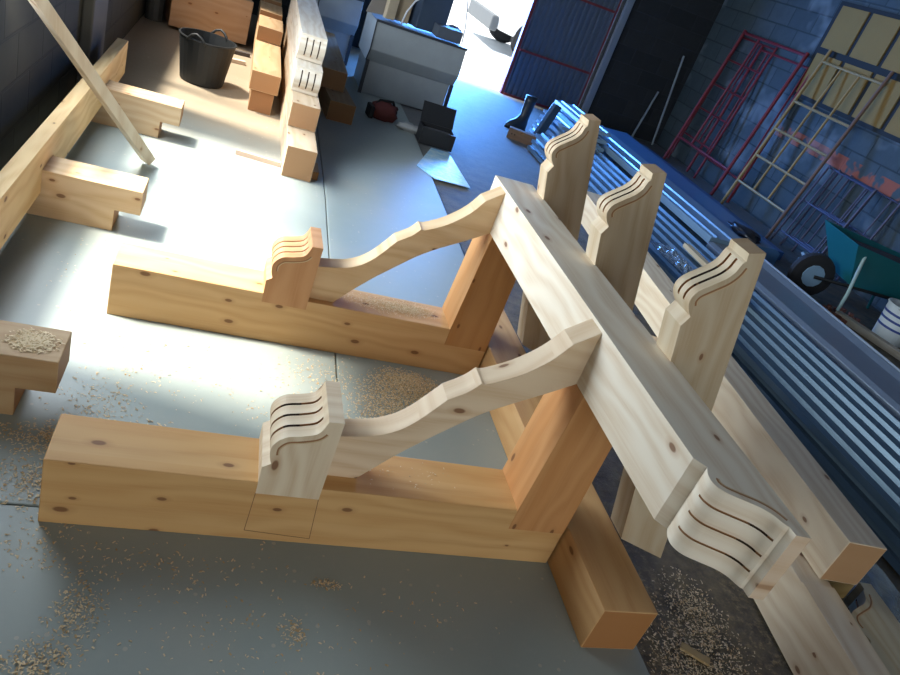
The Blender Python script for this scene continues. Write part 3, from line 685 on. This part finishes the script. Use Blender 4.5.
# buckets
WB = plain('bucket_white', (.62, .68, .70), .45); BB = plain('bucket_blue', (.03, .06, .25), .5)
for (x, y, ry_, h, lb) in ((4.95, 3.92, .0, .27, 'white bucket with dark blue bands beside the wheelbarrow'), (4.98, 3.55, 0, .24, 'plain whitish bucket at the right edge, in front of the banded one')):
    t = thing('plastic_bucket', lb, 'bucket', (x, y, -.012), .3)
    bm = BM(); lathe(bm, [(.115, 0), (.14, h), (.146, h), (.146, h + .012), (.134, h + .012), (.11, .02), (.0001, .02)]); obj('bucket_body', bm, WB, t)
    if y > 3.7:
        for z in (.10, .155, .205):
            rr = .115 + .025 * z / h; bm = BM(); lathe(bm, [(rr + .0005, z), (rr + .003, z + .003), (rr + .003, z + .014), (rr + .0015, z + .018)]); obj('blue_band', bm, BB, t)
        bm = BM(); lathe(bm, [(.13, .20), (.128, .22), (.0001, .235)]); obj('contents', bm, plain('brown_contents', (.16, .10, .06), .9), t)
    bm = BM(); tube(bm, [(-.14, 0, h), (-.11, -.08, h - .05), (0, -.14, h - .08), (.11, -.08, h - .05), (.14, 0, h)], .003, 6); obj('wire_handle', bm, plain('wire', (.4, .4, .4), .4, .8), t)
o = obj('ground_plank', box(BM(), -.035, .035, -.36, .36, 0, .05), wood('Y', (.50, .48, .42), knots=0), bevel=.003); o.location = (4.72, 3.80, -.012); o.rotation_euler.z = .28
tag(o, 'grey plank lying on the ground in front of the banded bucket', 'plank')
bm = BM(); rnd = random.Random(3)
for k in range(60):
    x, y = rnd.uniform(-.16, .2), rnd.uniform(-.13, .13); s = rnd.uniform(.012, .035)
    bmesh.ops.create_cube(bm, size=s, matrix=Matrix.Translation((x, y, s * .45)) @ Matrix.Rotation(rnd.random() * 3, 4, 'Z'))
o = obj('rubble', bm, plain('red_rubble', (.22, .09, .06), .95)); o.location = (4.66, 4.16, -.012); tag(o, 'loose reddish rubble on the ground between wheelbarrow and bucket', 'rubble', kind='stuff')

# ------------------------------------------------------------------ shavings
SH1 = plain('shaving_pale', (.80, .64, .40), .8, sc=30); SH2 = plain('shaving_brown', (.58, .40, .20), .8, sc=30)
def shavings(label, spots, z, seed, size=(.004, .012), flat=False):
    rnd = random.Random(seed); bm = BM()
    for (x, y, rx, ry, cnt, pile) in spots:
        for k in range(cnt):
            while True:
                px, py = rnd.gauss(0, .45), rnd.gauss(0, .45)
                if px * px + py * py < 1.3: break
            L = rnd.uniform(*size); w = L * rnd.uniform(.25, .5); a = rnd.random() * 6.28; c, s = math.cos(a), math.sin(a)
            zz = z + .0005 + (pile * max(0, 1 - math.hypot(px, py)) * rnd.random() if pile else 0)
            cv = rnd.uniform(.1, .45) * L; tl = rnd.uniform(-.25, .25) * L * (0 if flat else 1) 
            cx, cy = x + px * rx, y + py * ry
            r0 = []; r1 = []
            for u in (-1, -.35, .35, 1):
                hz = zz + cv * (1 - abs(u)) ** 1 + max(0, tl * u)
                for rr, v in ((r0, -1), (r1, 1)):
                    lx, ly = u * L / 2, v * w / 2; rr.append((cx + lx * c - ly * s, cy + lx * s + ly * c, hz))
            A = [bm.verts.new(p) for p in r0]; B = [bm.verts.new(p) for p in r1]; mi = 1 if rnd.random() < .3 else 0
            for i in range(3): bm.faces.new((A[i], A[i + 1], B[i + 1], B[i])).material_index = mi
    o = obj('wood_shavings', bm, [SH1, SH2]); tag(o, label, 'wood shavings', kind='stuff'); return o
shavings('heap of pale wood shavings on the floor between the two bracket frames', [(.82, 2.22, .15, .12, 3600, .04), (.72, 2.08, .15, .18, 2000, .012), (.62, 1.90, .09, .14, 350, .003), (.50, 2.2, .2, .15, 300, 0), (.66, 1.72, .08, .08, 120, 0)], 0, 1, (.003, .010))
shavings('scattered wood shavings on the open floor in the foreground', [(-.11, 1.15, .07, .14, 320, .003), (-.17, 1.03, .08, .06, 260, .003), (.08, 1.22, .3, .2, 150, 0), (.30, 1.08, .35, .15, 110, 0), (.36, 1.12, .04, .05, 110, .003), (.45, 1.27, .06, .02, 90, .003), (.03, 1.3, .35, .08, 110, 0), (-.22, 1.35, .12, .12, 150, 0), (.7, 1.2, .2, .15, 50, 0)], 0, 2, (.003, .009))
shavings('wood shavings on the floor around the left notched timber', [(-.28, 1.70, .15, .07, 700, .005), (-.2, 1.85, .14, .2, 300, 0), (-.05, 1.75, .2, .12, 180, 0), (-.3, 1.55, .12, .12, 400, .004), (.0, 2.1, .3, .25, 140, 0), (-.3, 2.6, .2, .5, 160, 0), (.32, 1.9, .15, .3, 130, 0)], 0, 3, (.003, .010))
shavings('layer of shavings on top of the left notched timber', [(-.38, 1.855, .065, .055, 900, .003)], .201, 4)
shavings('fine sawdust and shavings on the farther floor beam between corbel and post', [(.72, 2.46, .19, .062, 1500, .002), (.82, 2.47, .10, .06, 900, .003)], .2008, 5, (.003, .007))
shavings('few crumbs of shavings on the nearer floor beam', [(.62, 1.49, .2, .06, 50, 0)], .2008, 6, (.003, .007))
shavings('trampled shavings on the dirt right of the sole beam', [(1.50, 1.05, .18, .25, 1800, .006), (1.62, 1.25, .12, .18, 900, .004), (1.45, .75, .2, .2, 900, .006), (1.68, .95, .1, .25, 500, 0)], -.012, 8, (.003, .010))
